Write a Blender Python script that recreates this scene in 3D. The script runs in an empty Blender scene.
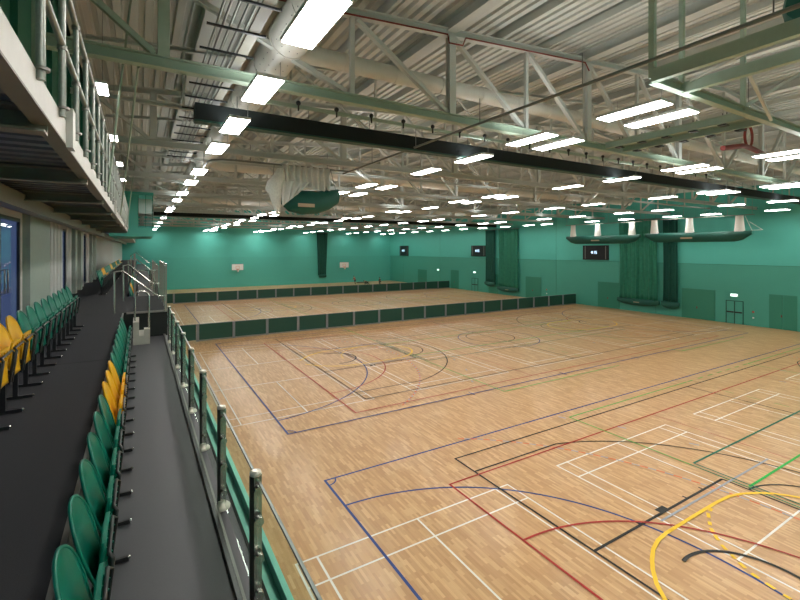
import bpy, math, random
from mathutils import Vector
random.seed(7)
R = math.radians
SC = bpy.context.scene
COL = SC.collection
# ------------------------------------------------------------------ camera, world, exposure
HCAM = 6.666
cam = bpy.data.cameras.new('camera'); cam_o = bpy.data.objects.new('camera', cam); COL.objects.link(cam_o)
cam_o.location = (0, 0, HCAM); cam_o.rotation_euler = (R(90), 0, -0.53858)
cam.sensor_width = 36; cam.lens = 435.96/800*36; cam.shift_y = -51.03/800; cam.clip_start = 0.05; cam.clip_end = 300
SC.camera = cam_o
w = bpy.data.worlds.new('dusk'); SC.world = w; w.use_nodes = True
w.node_tree.nodes['Background'].inputs[0].default_value = (0.085, 0.125, 0.27, 1)
w.node_tree.nodes['Background'].inputs[1].default_value = 0.6
vs = SC.view_settings
vs.view_transform = 'Standard'; vs.look = 'None'; vs.gamma = 1; vs.use_curve_mapping = False; vs.exposure = 0.40
LAMP = 24.0

# ------------------------------------------------------------------ materials
def pm(name, col, rough=0.5, metal=0.0, var=0.08, scale=8.0, coat=0.0, bump=0.0, alpha=None, emit=None, spec=0.5):
    m = bpy.data.materials.new(name); m.use_nodes = True
    nt = m.node_tree; b = nt.nodes['Principled BSDF']
    tc = nt.nodes.new('ShaderNodeTexCoord'); nz = nt.nodes.new('ShaderNodeTexNoise')
    nz.inputs['Scale'].default_value = scale; nz.inputs['Detail'].default_value = 3
    nt.links.new(tc.outputs['Object'], nz.inputs['Vector'])
    mx = nt.nodes.new('ShaderNodeMix'); mx.data_type = 'RGBA'
    mx.inputs['A'].default_value = tuple(c*(1-var) for c in col)+(1,)
    mx.inputs['B'].default_value = tuple(min(1, c*(1+var)) for c in col)+(1,)
    nt.links.new(nz.outputs['Fac'], mx.inputs['Factor']); nt.links.new(mx.outputs['Result'], b.inputs['Base Color'])
    b.inputs['Roughness'].default_value = rough; b.inputs['Metallic'].default_value = metal
    b.inputs['Specular IOR Level'].default_value = spec
    b.inputs['Coat Weight'].default_value = coat
    if bump:
        bp = nt.nodes.new('ShaderNodeBump'); bp.inputs['Strength'].default_value = bump; bp.inputs['Distance'].default_value = 0.01
        nt.links.new(nz.outputs['Fac'], bp.inputs['Height']); nt.links.new(bp.outputs['Normal'], b.inputs['Normal'])
    if alpha is not None: b.inputs['Alpha'].default_value = alpha
    if emit:
        b.inputs['Emission Color'].default_value = (*emit[:3], 1); b.inputs['Emission Strength'].default_value = emit[3]
    return m
M = {}
M['steel'] = pm('cream_steel', (0.53, 0.535, 0.485), 0.5, var=0.04)
M['deck'] = pm('deck_sheet', (0.59, 0.59, 0.54), 0.5, var=0.03, scale=2)
M['greysteel'] = pm('grey_steel', (0.19, 0.20, 0.18), 0.45)
M['greenst'] = pm('sage_steel', (0.36, 0.44, 0.34), 0.5)
M['palegrey'] = pm('pale_grey_paint', (0.66, 0.65, 0.62), 0.45)
M['duct'] = pm('duct_paint', (0.66, 0.63, 0.56), 0.38, var=0.05)
M['black'] = pm('black_paint', (0.016, 0.017, 0.018), 0.38)
M['blackfab'] = pm('black_fabric', (0.010, 0.014, 0.013), 0.9)
M['galv'] = pm('galvanised', (0.36, 0.38, 0.35), 0.35, 0.5, var=0.2, scale=40)
M['chrome'] = pm('brushed_steel', (0.62, 0.61, 0.58), 0.25, 0.9, var=0.05)
M['edge'] = pm('glass_edge', (0.16, 0.20, 0.18), 0.3, 0.2)
M['flange'] = pm('polished_flange', (0.66, 0.63, 0.54), 0.3, 0.35)
M['dullmetal'] = pm('dull_metal', (0.30, 0.29, 0.27), 0.4, 0.6)
M['gplastic'] = pm('green_plastic', (0.001, 0.165, 0.108), 0.30, var=0.04, spec=0.4)
M['yplastic'] = pm('yellow_plastic', (0.78, 0.42, 0.008), 0.30, var=0.04, spec=0.4)
M['carpet'] = pm('charcoal_carpet', (0.027, 0.0275, 0.031), 0.85, var=0.45, scale=160, bump=0.1, spec=0.3)
M['vinyl'] = pm('dark_vinyl', (0.052, 0.053, 0.060), 0.5, var=0.18, scale=120)
M['riser'] = pm('riser_concrete', (0.20, 0.19, 0.16), 0.7, var=0.3, scale=5)
M['wood_step'] = pm('pale_concrete', (0.42, 0.41, 0.36), 0.7)
M['gwall_up'] = pm('mint_wall_paint', (0.085, 0.46, 0.385), 0.55, var=0.03, scale=1.5)
M['gwall_lo'] = pm('green_wall_paint', (0.06, 0.33, 0.255), 0.5, var=0.03, scale=1.5)
M['gwall_lo_lit'] = pm('green_wall_paint_lit', (0.08, 0.43, 0.355), 0.55, var=0.03, scale=1.5)  # same lower-wall green, lightened so the colour carries the light falloff
M['gdoor'] = pm('door_green', (0.028, 0.215, 0.145), 0.45, var=0.04)
M['gdark'] = pm('board_green', (0.007, 0.062, 0.042), 0.5, var=0.1)
M['gledge'] = pm('ledge_green', (0.20, 0.60, 0.47), 0.5)
M['gfascia'] = pm('gallery_green', (0.02, 0.14, 0.085), 0.5)
M['bag'] = pm('bag_green', (0.003, 0.085, 0.062), 0.6, var=0.12)
M['net'] = pm('green_netting', (0.035, 0.25, 0.16), 0.8, var=0.25, scale=3, alpha=0.80)
M['netdark'] = pm('dark_netting', (0.006, 0.085, 0.06), 0.8, var=0.2, scale=3)
M['whitenet'] = pm('white_netting', (0.85, 0.85, 0.80), 0.9, var=0.1, alpha=0.72)
M['netgrey'] = pm('bundled_netting', (0.72, 0.72, 0.67), 0.9, var=0.25, scale=14, bump=0.6)
M['whitecloth'] = pm('white_cloth', (0.80, 0.80, 0.76), 0.9, var=0.06)
M['tag'] = pm('tan_tag', (0.45, 0.36, 0.24), 0.7)
M['boardpost'] = pm('board_post_grey', (0.20, 0.21, 0.235), 0.45)
M['red'] = pm('oxide_red', (0.20, 0.022, 0.012), 0.5)
M['orange'] = pm('rim_orange', (0.7, 0.14, 0.03), 0.5)
M['white'] = pm('white_board', (0.75, 0.75, 0.73), 0.4)
M['wallgrey'] = pm('grey_cladding', (0.58, 0.58, 0.56), 0.5, var=0.08, scale=2)
M['panelgreen'] = pm('sage_panel', (0.33, 0.39, 0.34), 0.5)
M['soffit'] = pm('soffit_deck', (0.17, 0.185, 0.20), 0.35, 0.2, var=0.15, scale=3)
M['soffbeam'] = pm('soffit_beam', (0.27, 0.25, 0.20), 0.5)
M['frame'] = pm('window_frame', (0.035, 0.04, 0.045), 0.4)
M['screen'] = pm('screen_black', (0.006, 0.006, 0.007), 0.3)
M['screenlit'] = pm('screen_digits', (0.3, 0.4, 0.5), 0.4, emit=(0.55, 0.75, 1.0, 1.2))
M['exit'] = pm('exit_light', (0.6, 0.8, 0.7), 0.4, emit=(0.7, 1.0, 0.88, 2.0))
M['redlamp'] = pm('alarm_red', (0.6, 0.05, 0.03), 0.4)
M['skin'] = pm('skin_tone', (0.45, 0.24, 0.15), 0.5)
M['hair'] = pm('dark_hair', (0.02, 0.012, 0.008), 0.6)
M['kitblack'] = pm('black_kit', (0.012, 0.012, 0.014), 0.7)
M['kitgrey'] = pm('grey_kit', (0.25, 0.27, 0.30), 0.7)
M['kitred'] = pm('red_kit', (0.25, 0.03, 0.02), 0.7)
M['up'] = pm('lamp_upper_diffuser', (0.9, 0.9, 0.9), 0.4, emit=(0.93, 0.98, 1.0, 8.0))
M['diff'] = pm('lamp_diffuser', (0.9, 0.9, 0.9), 0.4, emit=(1.0, 0.975, 0.925, LAMP))
for k, c in dict(l_white=(0.78, 0.76, 0.70), l_blue=(0.02, 0.055, 0.22), l_black=(0.015, 0.016, 0.015), l_red=(0.42, 0.03, 0.025),
                 l_yellow=(0.86, 0.55, 0.03), l_green=(0.10, 0.42, 0.08), l_dkgreen=(0.005, 0.16, 0.095), l_grey=(0.32, 0.34, 0.38),
                 l_orange=(0.72, 0.15, 0.06), l_bgreen=(0.02, 0.42, 0.06)).items():
    M[k] = pm(k.replace('l_', 'line_'), c, 0.45, var=0.05, spec=0.25)
def glass(name, tint, fac=0.10, rough=0.02):
    m = bpy.data.materials.new(name); m.use_nodes = True; nt = m.node_tree
    nt.nodes.remove(nt.nodes['Principled BSDF'])
    t = nt.nodes.new('ShaderNodeBsdfTransparent'); t.inputs[0].default_value = (*tint, 1)
    g = nt.nodes.new('ShaderNodeBsdfGlossy'); g.inputs['Roughness'].default_value = rough
    f = nt.nodes.new('ShaderNodeFresnel'); f.inputs[0].default_value = 1.45
    mu = nt.nodes.new('ShaderNodeMath'); mu.operation = 'MULTIPLY'; mu.inputs[1].default_value = fac*10
    x = nt.nodes.new('ShaderNodeMixShader')
    nt.links.new(f.outputs[0], mu.inputs[0]); nt.links.new(mu.outputs[0], x.inputs[0])
    nt.links.new(t.outputs[0], x.inputs[1]); nt.links.new(g.outputs[0], x.inputs[2])
    nt.links.new(x.outputs[0], nt.nodes['Material Output'].inputs[0]); return m
M['glass'] = glass('clear_glass', (0.90, 0.95, 0.92), 0.005)
M['winglass'] = glass('window_glass', (0.9, 0.93, 0.97), 0.03)
def wood():
    m = bpy.data.materials.new('maple_floor'); m.use_nodes = True; nt = m.node_tree; b = nt.nodes['Principled BSDF']
    N = nt.nodes.new; L = nt.links.new
    tc = N('ShaderNodeTexCoord'); sp = N('ShaderNodeSeparateXYZ'); cb = N('ShaderNodeCombineXYZ')
    L(tc.outputs['Object'], sp.inputs[0]); L(sp.outputs['Y'], cb.inputs['X']); L(sp.outputs['X'], cb.inputs['Y'])
    br = N('ShaderNodeTexBrick'); br.offset = 0.37; br.offset_frequency = 2
    br.inputs['Color1'].default_value = (0.0, 0, 0, 1); br.inputs['Color2'].default_value = (1, 1, 1, 1); br.inputs['Mortar'].default_value = (0.3, 0.3, 0.3, 1)
    br.inputs['Scale'].default_value = 1.0; br.inputs['Mortar Size'].default_value = 0.0008
    br.inputs['Brick Width'].default_value = 0.42; br.inputs['Row Height'].default_value = 0.063; br.inputs['Bias'].default_value = 0.0
    L(cb.outputs[0], br.inputs['Vector'])
    r = N('ShaderNodeValToRGB'); e = r.color_ramp.elements
    e[0].position = 0.0; e[0].color = (0.49, 0.27, 0.112, 1); e[1].position = 1.0; e[1].color = (0.68, 0.43, 0.21, 1)
    k = e.new(0.35); k.color = (0.54, 0.31, 0.134, 1); k = e.new(0.75); k.color = (0.61, 0.365, 0.167, 1)
    L(br.outputs['Color'], r.inputs[0])
    nz = N('ShaderNodeTexNoise'); nz.inputs['Scale'].default_value = 1.0; nz.inputs['Detail'].default_value = 4
    mp = N('ShaderNodeMapping'); mp.inputs['Scale'].default_value = (30, 1.5, 1); L(tc.outputs['Object'], mp.inputs[0]); L(mp.outputs[0], nz.inputs['Vector'])
    mx = N('ShaderNodeMix'); mx.data_type = 'RGBA'; mx.blend_type = 'MULTIPLY'; mx.inputs['Factor'].default_value = 0.35
    L(r.outputs[0], mx.inputs['A'])
    r2 = N('ShaderNodeValToRGB'); r2.color_ramp.elements[0].color = (0.72, 0.70, 0.68, 1); r2.color_ramp.elements[0].position = 0.3; r2.color_ramp.elements[1].position = 0.7
    L(nz.outputs['Fac'], r2.inputs[0]); L(r2.outputs[0], mx.inputs['B']); L(mx.outputs['Result'], b.inputs['Base Color'])
    b.inputs['Roughness'].default_value = 0.36; b.inputs['Coat Weight'].default_value = 0.16; b.inputs['Coat Roughness'].default_value = 0.16
    b.inputs['Specular IOR Level'].default_value = 0.4
    return m
M['wood'] = wood()

# ------------------------------------------------------------------ mesh helpers
class MB:
    def __init__(s): s.v = []; s.f = []; s.mi = []; s.mats = []; s.sm = []
    def m(s, mat):
        if mat not in s.mats: s.mats.append(mat)
        return s.mats.index(mat)
    def add(s, vs_, fs, mat, smooth=False):
        o = len(s.v); s.v += [tuple(p) for p in vs_]; k = s.m(mat)
        for f in fs: s.f.append([i+o for i in f]); s.mi.append(k); s.sm.append(smooth)
        return s
    def box(s, a, b, mat):
        x0, y0, z0 = (min(a[i], b[i]) for i in range(3)); x1, y1, z1 = (max(a[i], b[i]) for i in range(3))
        return s.add([(x0,y0,z0),(x1,y0,z0),(x1,y1,z0),(x0,y1,z0),(x0,y0,z1),(x1,y0,z1),(x1,y1,z1),(x0,y1,z1)],
              [(0,3,2,1),(4,5,6,7),(0,1,5,4),(1,2,6,5),(2,3,7,6),(3,0,4,7)], mat)
    def prof(s, p, q, outline, mat, up=(0,0,1), smooth=False):
        # sweep a closed 2D outline (side, up) from p to q
        p, q = Vector(p), Vector(q); d = (q-p).normalized(); u = Vector(up)
        if abs(d.dot(u)) > 0.95: u = Vector((1, 0, 0)) if abs(d.x) < .9 else Vector((0, 1, 0))
        r = d.cross(u).normalized(); u = r.cross(d).normalized(); n = len(outline)
        vs_ = [p+r*a+u*b for a, b in outline]+[q+r*a+u*b for a, b in outline]
        fs = [(i, (i+1) % n, (i+1) % n+n, i+n) for i in range(n)]
        s.add(vs_, fs, mat, smooth); s.add(vs_, [tuple(range(n))[::-1], tuple(range(n, 2*n))], mat); return s
    def bar(s, p, q, w, h, mat, up=(0,0,1)):
        return s.prof(p, q, [(-w/2,-h/2),(w/2,-h/2),(w/2,h/2),(-w/2,h/2)], mat, up)
    def ibeam(s, p, q, w, h, mat, up=(0,0,1), t=0.022):
        W, H, a = w/2, h/2, t/2
        return s.prof(p, q, [(-W,-H),(W,-H),(W,-H+t),(a,-H+t),(a,H-t),(W,H-t),(W,H),(-W,H),(-W,H-t),(-a,H-t),(-a,-H+t),(-W,-H+t)], mat, up)
    def chan(s, p, q, w, h, mat, up=(0,0,1), t=0.02):
        W, H = w/2, h/2
        return s.prof(p, q, [(-W,-H),(W,-H),(W,-H+t),(-W+t,-H+t),(-W+t,H-t),(W,H-t),(W,H),(-W,H)], mat, up)
    def tube(s, p, q, r, mat, n=8):
        return s.prof(p, q, [(r*math.cos(6.28318*i/n), r*math.sin(6.28318*i/n)) for i in range(n)], mat, smooth=True)
    def path(s, pts, r, mat, n=8, closed=False):
        P = [Vector(p) for p in pts]; rings = []; N = len(P); u = None
        for i, p in enumerate(P):
            a = P[(i-1) % N] if (i or closed) else p; b = P[(i+1) % N] if (i < N-1 or closed) else p
            d = (b-a).normalized()
            if u is None: u = Vector((0,0,1)) if abs(d.z) < .9 else Vector((0,1,0))
            rr = d.cross(u)
            if rr.length < 1e-4: rr = d.cross(Vector((1,0,0)))
            rr.normalize(); u = rr.cross(d).normalized()
            rings.append([p+rr*(r*math.cos(6.28318*k/n))+u*(r*math.sin(6.28318*k/n)) for k in range(n)])
        return s.loft(rings, mat, closed)
    def loft(s, rings, mat, closed=False, smooth=True, caps=True):
        n = len(rings[0]); N = len(rings); vs_ = [p for r in rings for p in r]; fs = []
        for i in range(N if closed else N-1):
            j = (i+1) % N
            fs += [(i*n+k, i*n+(k+1) % n, j*n+(k+1) % n, j*n+k) for k in range(n)]
        s.add(vs_, fs, mat, smooth)
        if not closed and caps: s.add(rings[0], [tuple(range(n))[::-1]], mat); s.add(rings[-1], [tuple(range(n))], mat)
        return s
    def lathe(s, c, prof, mat, n=14):
        return s.loft([[(c[0]+r*math.cos(6.28318*k/n), c[1]+r*math.sin(6.28318*k/n), c[2]+z) for k in range(n)] for r, z in prof], mat)
    def ball(s, c, r, mat, n=8):
        return s.lathe(c, [(max(.001, r*math.sin(math.pi*i/6)), -r*math.cos(math.pi*i/6)) for i in range(7)], mat, n)
    def grid(s, fn, nu, nv, mat, smooth=True, th=None):
        vs_ = [fn(i/nu, j/nv) for j in range(nv+1) for i in range(nu+1)]
        fs = [(j*(nu+1)+i, j*(nu+1)+i+1, (j+1)*(nu+1)+i+1, (j+1)*(nu+1)+i) for j in range(nv) for i in range(nu)]
        if th:
            o = len(vs_); t = Vector(th); vs_ += [tuple(Vector(p)+t) for p in vs_]
            fs += [tuple(i+o for i in f[::-1]) for f in fs]
            W_ = nu+1; loop = list(range(W_))+[j*W_+nu for j in range(1, nv+1)]+[nv*W_+i for i in range(nu-1, -1, -1)]+[j*W_ for j in range(nv-1, 0, -1)]
            for i, a in enumerate(loop):
                b = loop[(i+1) % len(loop)]; fs.append((b, a, a+o, b+o))
        return s.add(vs_, fs, mat, smooth)
    def build(s, name, parent=None, loc=(0,0,0), rz=0):
        me = bpy.data.meshes.new(name); me.from_pydata(s.v, [], s.f)
        for m_ in s.mats: me.materials.append(M[m_])
        me.polygons.foreach_set('material_index', s.mi); me.polygons.foreach_set('use_smooth', s.sm); me.update()
        o = bpy.data.objects.new(name, me); COL.objects.link(o); o.parent = parent; o.location = loc; o.rotation_euler.z = rz
        return o
def tag(o, label, cat, group=None, kind=None):
    o['label'] = label; o['category'] = cat
    if group: o['group'] = group
    if kind: o['kind'] = kind
    return o
def empty(name, loc, label, cat, group=None, rz=0):
    o = bpy.data.objects.new(name, None); COL.objects.link(o); o.location = loc; o.rotation_euler.z = rz; o.empty_display_size = .1
    return tag(o, label, cat, group)
def struct(o): o['kind'] = 'structure'; return o
CH = {}
def kids(o): return [c for c in COL.objects if c.parent == o]
def dup(root, loc, label, rz=None):
    if root.name not in CH: CH[root.name] = [(c, kids(c)) for c in kids(root)]
    r = root.copy(); COL.objects.link(r); r.location = loc; r['label'] = label
    if rz is not None: r.rotation_euler.z = rz
    for c, g in CH[root.name]:
        d = c.copy(); COL.objects.link(d); d.parent = r
        for h in g:
            k = h.copy(); COL.objects.link(k); k.parent = d
    return r
ONES = ['', 'first','second','third','fourth','fifth','sixth','seventh','eighth','ninth','tenth','eleventh','twelfth','thirteenth','fourteenth','fifteenth','sixteenth','seventeenth','eighteenth','nineteenth']
def nth(n):
    if n < 20: return ONES[n]
    t = {2:'twent',3:'thirt',4:'fort',5:'fift'}[n//10]
    return t+'ieth' if n % 10 == 0 else t+'y-'+ONES[n % 10]

XW, YW, YB = 45.6, 80.3, -9.0
XL, XU = -2.3, -1.5         # lower left wall, upper (gallery) wall
Z1, Z2 = 4.95, 4.26         # walkway, front tier
def zr(x):                  # top chord line of the pitched roof
    return 11.86+0.0877*x if x < 22.4 else 11.86+0.0877*(44.8-x)

# ------------------------------------------------------------------ sports floor with its painted lines
fl = MB()
fl.box((0.6, YB, -0.2), (XW, YW, 0), 'wood')
LZ = [0.0015]
def strip(pts, wdt, mat, closed=False):
    wdt *= 0.95 if mat == 'l_white' else 1.15
    LZ[0] += 0.00004; z = LZ[0]; P = [Vector((p[0], p[1])) for p in pts]; L_ = []; Rr = []; n = len(P)
    for i in range(n):
        a = P[i-1] if (i > 0 or closed) else P[i]; b = P[(i+1) % n] if (i < n-1 or closed) else P[i]
        d = (b-a).normalized(); nn = Vector((-d.y, d.x))*wdt/2
        if 0 < i < n-1:
            d1 = (P[i]-P[i-1]).normalized(); c = max(.5, abs(d1.dot(d))); nn = nn/c
        L_.append((P[i].x+nn.x, P[i].y+nn.y, z)); Rr.append((P[i].x-nn.x, P[i].y-nn.y, z))
    k = n if closed else n-1
    fl.add(L_+Rr, [(i, n+i, n+(i+1) % n, (i+1) % n) for i in range(k)], mat)
def seg(x0, y0, x1, y1, mat, wdt=0.045): strip([(x0, y0), (x1, y1)], wdt, mat)
def rect(x0, y0, x1, y1, mat, wdt=0.045):
    h = wdt/2
    seg(x0-h, y0, x1+h, y0, mat, wdt); seg(x0-h, y1, x1+h, y1, mat, wdt); seg(x0, y0, x0, y1, mat, wdt); seg(x1, y0, x1, y1, mat, wdt)
def arc(cx, cy, r, a0, a1, mat, wdt=0.05, dash=None, alt=None):
    n = max(6, int(abs(a1-a0)*r/6)) if dash is None else max(2, int(abs(R(a1-a0))*r/dash))
    A = [R(a0+(a1-a0)*i/n) for i in range(n+1)]
    P = [(cx+r*math.cos(a), cy+r*math.sin(a)) for a in A]
    if dash is None: strip(P, wdt, mat)
    else:
        for i in range(n):
            if i % 2 == 0: strip(P[i:i+2], wdt, mat)
            elif alt: strip(P[i:i+2], wdt, alt)
def dashed(x0, y0, x1, y1, mat, dash=.3, wdt=.05, gap=None):
    L = math.hypot(x1-x0, y1-y0); n = int(L/dash)
    for i in range(0, n, 2):
        t0, t1 = i/n, min(1, (i+1)/n); seg(x0+(x1-x0)*t0, y0+(y1-y0)*t0, x0+(x1-x0)*t1, y0+(y1-y0)*t1, mat, wdt)
def badminton(x, y, sx=1):
    # y: far back line; the court runs 13.4 m towards the camera
    W, L = 6.1, 13.4; y0 = y-L
    for xx in (x, x+.46, x+W-.46, x+W): seg(xx, y0, xx, y, 'l_white', .05)
    for yy in (y, y-.76, y-4.72, y0+4.72, y0+.76, y0): seg(x-.025, yy, x+W+.025, yy, 'l_white', .05)
    seg(x+W/2, y, x+W/2, y-4.72, 'l_white', .05); seg(x+W/2, y0, x+W/2, y0+4.72, 'l_white', .05)
def hall(dy, top, cy, yb=None, near=False, ybad=None):
    # one third of the hall: badminton, basketball, netball, handball, volleyball
    top += 0; bot = top-2*(top-cy)
    for x in (2.84, 11.02, 19.2, 28.4, 36.7): badminton(x, ybad)
    rect(4.58, bot, 41.4, top, 'l_blue', .06)
    arc(4.58, top, .3, -90, 0, 'l_blue', .04); arc(4.58, bot, .3, 0, 90, 'l_blue', .04)
    for bx, sgn in ((4.6, 1), (41.4, -1)):
        c = bx
        a0, a1 = (-90, 90) if sgn > 0 else (90, 270)
        if near: arc(c, cy+.25, 6.1, a0, a1, 'l_blue', .055)
        else: arc(c-.75*sgn, cy+.1, 7.42, a0+6*sgn*0-0+(6 if sgn > 0 else 6), a1-6, 'l_blue', .055)
        arc(c-.3*sgn, cy-.2, 9.85, a0+52*0-58*0, a1, 'l_orange', .05, dash=.16, alt='l_grey') if False else arc(c-.5*sgn, cy-.15, 9.85, (-56 if sgn > 0 else 124), (56 if sgn > 0 else 236), 'l_orange', .05, dash=.22, alt='l_grey')
    # basketball
    by = cy-.35 if near else cy+.6; t_ = by+7.45; b_ = by-7.45
    if near: by = 3.6; t_ = 10.98; b_ = -3.78
    rect(8.6, b_, 36.9, t_, 'l_black', .05)
    for bx, s in ((8.6, 1), (36.9, -1)):
        seg(bx, by+2.45, bx+5.87*s, by+2.45, 'l_black', .06); seg(bx, by-2.45, bx+5.87*s, by-2.45, 'l_black', .06)
        seg(bx+5.87*s, by-2.47, bx+5.87*s, by+2.47, 'l_black', .05)
        a0 = -90 if s > 0 else 90
        arc(bx+5.87*s, by, 1.8, a0, a0+180, 'l_black', .05)
        arc(bx+1.58*s, by, 1.3, a0-10, a0+190, 'l_black', .07)
        cx = bx+1.7*s; dyy = 6.45; r = 6.72; ang = math.degrees(math.asin(dyy/r)); xx = r*math.cos(R(ang))
        arc(cx, by, r, (-ang if s > 0 else 180-ang), (ang if s > 0 else 180+ang), 'l_black', .05)
        for q in (1, -1): seg(bx, by+q*dyy, cx+xx*s, by+q*dyy, 'l_black', .05)
        for q in (1, -1):
            sg = by+2.45*q
            fl.box((bx+2.7*s, sg+.02*q, 0), (bx+3.05*s, sg+.18*q, .004), 'l_black')
            for xq in (1.79, 3.95, 4.8): seg(bx+xq*s, sg, bx+xq*s, sg+.13*q, 'l_black', .05)
    seg(22.75, b_, 22.75, t_, 'l_black', .05); arc(22.75, by, 1.8, 0, 360, 'l_black', .05)
    # netball
    nt = top-2.01 if near else cy+6.9; nb = nt-15.25
    if not near: nb = cy-8.1; nt = nb+15.25
    rect(7.53, nb, 38.0, nt, 'l_red', .05)
    for xx in (17.7, 27.85): seg(xx, nb, xx, nt, 'l_red', .028)
    nc = (nt+nb)/2; arc(7.55, nc, 4.87, -90, 90, 'l_red', .05); arc(38, nc, 4.87, 90, 270, 'l_red', .05)
    # five-a-side / volleyball greens and greys
    g1 = top-.5; g0 = 2*by-g1
    if not near: g0 = bot-.55; g1 = g0+19.6
    for a, b in ((14.6, 23.5), (30.3, 39.2)):
        seg(a, g1, b, g1, 'l_green', .05); seg(a, g0, b, g0, 'l_green', .05); seg(a, g0, a, g1, 'l_green', .05)
    dashed(23.6, g1, 30.2, g1, 'l_green', .5)
    dashed(23.52, g0+1.5, 23.52, g1-1.5, 'l_green', .5, .035)
    seg(14.6, by+3.35, 14.6, by-3.35, 'l_dkgreen', .04)
    for q in (1, -1):
        seg(14.78, by+3.35*q, 34.5, by+3.35*q, 'l_dkgreen', .055)
        seg(14.66, by+1.86*q, 34.5, by+1.86*q, 'l_bgreen', .06)
        seg(10.95, by+2.28*q, 17.1, by+2.28*q, 'l_grey', .05)
        seg(27.6, by+2.28*q, 34.2, by+2.28*q, 'l_grey', .05)
    seg(14.78, by-3.35, 14.78, by+3.35, 'l_dkgreen', .045)
    # hockey D in yellow
    for s, ox in ((1, 0), (-1, 45.5)):
        Y1 = by
        P = [(8.2, 4.1), (8.57, 4.53), (8.81, 4.81), (9.15, 5.08), (9.43, 5.25), (9.76, 5.41), (10.18, 5.53), (10.6, 5.57), (11.65, 5.57), (12.5, 5.57), (13.1, 5.56), (13.61, 5.53), (14.04, 5.42), (14.49, 5.20), (14.8, 4.98), (15.05, 4.71), (15.3, 4.35), (15.45, 3.9), (15.48, 3.6)]
        Q = [((ox+s*x) if s < 0 else x, Y1+(y-3.6)) for x, y in P]; Q2 = [(x, 2*Y1-y) for x, y in Q[::-1]]
        strip(Q+Q2[1:], .075, 'l_yellow')
        D = [(12.6, 5.5), (12.3, 5.45), (11.94, 5.26), (11.69, 5.12), (11.49, 4.95), (11.24, 4.71), (11.06, 4.45), (10.92, 4.25), (10.78, 3.98), (10.71, 3.72), (10.64, 3.42), (10.62, 3.2)]
        for i in range(len(D)-1):
            a, b = Vector(D[i]), Vector(D[i+1]); c = a+(b-a)*.55
            x0 = a.x if s > 0 else ox-a.x; x1 = c.x if s > 0 else ox-c.x
            seg(x0, Y1+a.y-3.6, x1, Y1+c.y-3.6, 'l_yellow', .07)
    if not near:
        for xx in (13.1, 19.4, 26.0): seg(xx, bot-.25, xx, bot+.25, 'l_blue', .05)
        arc(22.9, cy-.1, 2.95, 0, 360, 'l_blue', .05)
    for (px, py) in ((14.26, 11.62), (15.37, 9.83), (16.16, 7.74), (27.6, 9.05), (31.3, 7.74), (30.1, 9.83)):
        for q in (1, -1): seg(px, by+(py-3.6)*q, px+.12, by+(py-3.6-.26)*q, 'l_grey', .07)
hall(0, 11.87, 4.1, near=True, ybad=9.03)
hall(0, 32.9, 24.2, ybad=30.6)
hall(0, 57.6, 48.9, ybad=55.4)
struct(fl.build('floor'))

# ------------------------------------------------------------------ walls
def two_tone(name, quads):
    b = MB()
    for a, c, mat in quads: b.box(a, c, mat)
    return struct(b.build(name))
DZ = 5.25
two_tone('wall_right', [((XW, YB, -.2), (XW+.3, YW, DZ), 'gwall_lo'), ((XW, YB, DZ), (XW+.3, YW, 13.0), 'gwall_up')])
two_tone('wall_far', [((XL-.3, YW, -.2), (XW+.3, YW+.3, DZ), 'gwall_lo_lit'), ((XL-.3, YW, DZ), (XW+.3, YW+.3, 14.3), 'gwall_up')])
two_tone('wall_back', [((XL-.3, YB-.3, -.2), (XW+.3, YB, DZ), 'gwall_lo'), ((XL-.3, YB-.3, DZ), (XW+.3, YB, 14.3), 'gwall_up')])
b = MB()
for y in (12.5, 25.0, 37.5, 50, 62.5, 75):    # joint trims on the right wall
    b.box((XW-.012, y-.02, 0), (XW, y+.02, 11.9), 'gdoor')
b.box((XW-.012, YB, DZ-.02), (XW, YW, DZ+.02), 'gdoor')
struct(b.build('trim_1'))
# terrace front wall under the seating
b = MB(); b.box((0.7, YB, -.2), (1.09, YW, 3.6), 'gwall_lo'); b.box((1.06, YB, 3.6), (1.09, YW, 3.745), 'gfascia'); b.box((1.052, YB, 3.745), (1.10, YW, 3.76), 'gledge')  # upstand face in darker green: its shade is put into the colour
b.box((0.7, YB, 3.6), (1.06, YW, 3.604), 'gledge')
struct(b.build('wall_terrace'))
# upper left wall, above the gallery
b = MB(); b.box((XU-.25, YB, 7.82), (XU, YW, 12.4), 'gfascia')
for i in range(30):
    y = 1+i*1.35
    b.box((XU, y, 7.7), (XU+.08, y+.18, 11.6), 'gfascia' if i % 2 else 'greenst')
struct(b.build('wall_gallery'))

# lower left wall with its cladding, openings, panels
OPEN = [(8.2, 12.9, 7.35), (18.4, 20.0, 7.38), (24.8, 26.8, 7.4), (1.0, 6.6, 7.35)]
b = MB()
def clad(y0, y1, z0, z1, x=XL, pitch=.62, dep=.09):
    n = max(1, round((y1-y0)/pitch)); p = (y1-y0)/n; pts = []
    for i in range(n):
        a = y0+i*p; pts += [(x, a), (x, a+p*.42), (x+dep, a+p*.52), (x+dep, a+p*.90)]
    pts.append((x, y1)); vs_ = [(q[0], q[1], z) for z in (z0, z1) for q in pts]; k = len(pts)
    b.add(vs_, [(i+1, i, k+i, k+i+1) for i in range(k-1)], 'wallgrey')
b.box((XL-.08, YB, Z1-.3), (XL-.02, 1.0, 7.7), 'wallgrey')
for y0, y1 in ((6.6, 8.2), (12.9, 18.4), (20.0, 24.8), (26.8, YW)): b.box((XL-.08, y0, Z1-.3), (XL-.02, y1, 7.7), 'wallgrey')
for y0, y1, zt in OPEN: b.box((XL-.08, y0, zt), (XL-.02, y1, 7.7), 'wallgrey')
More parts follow.
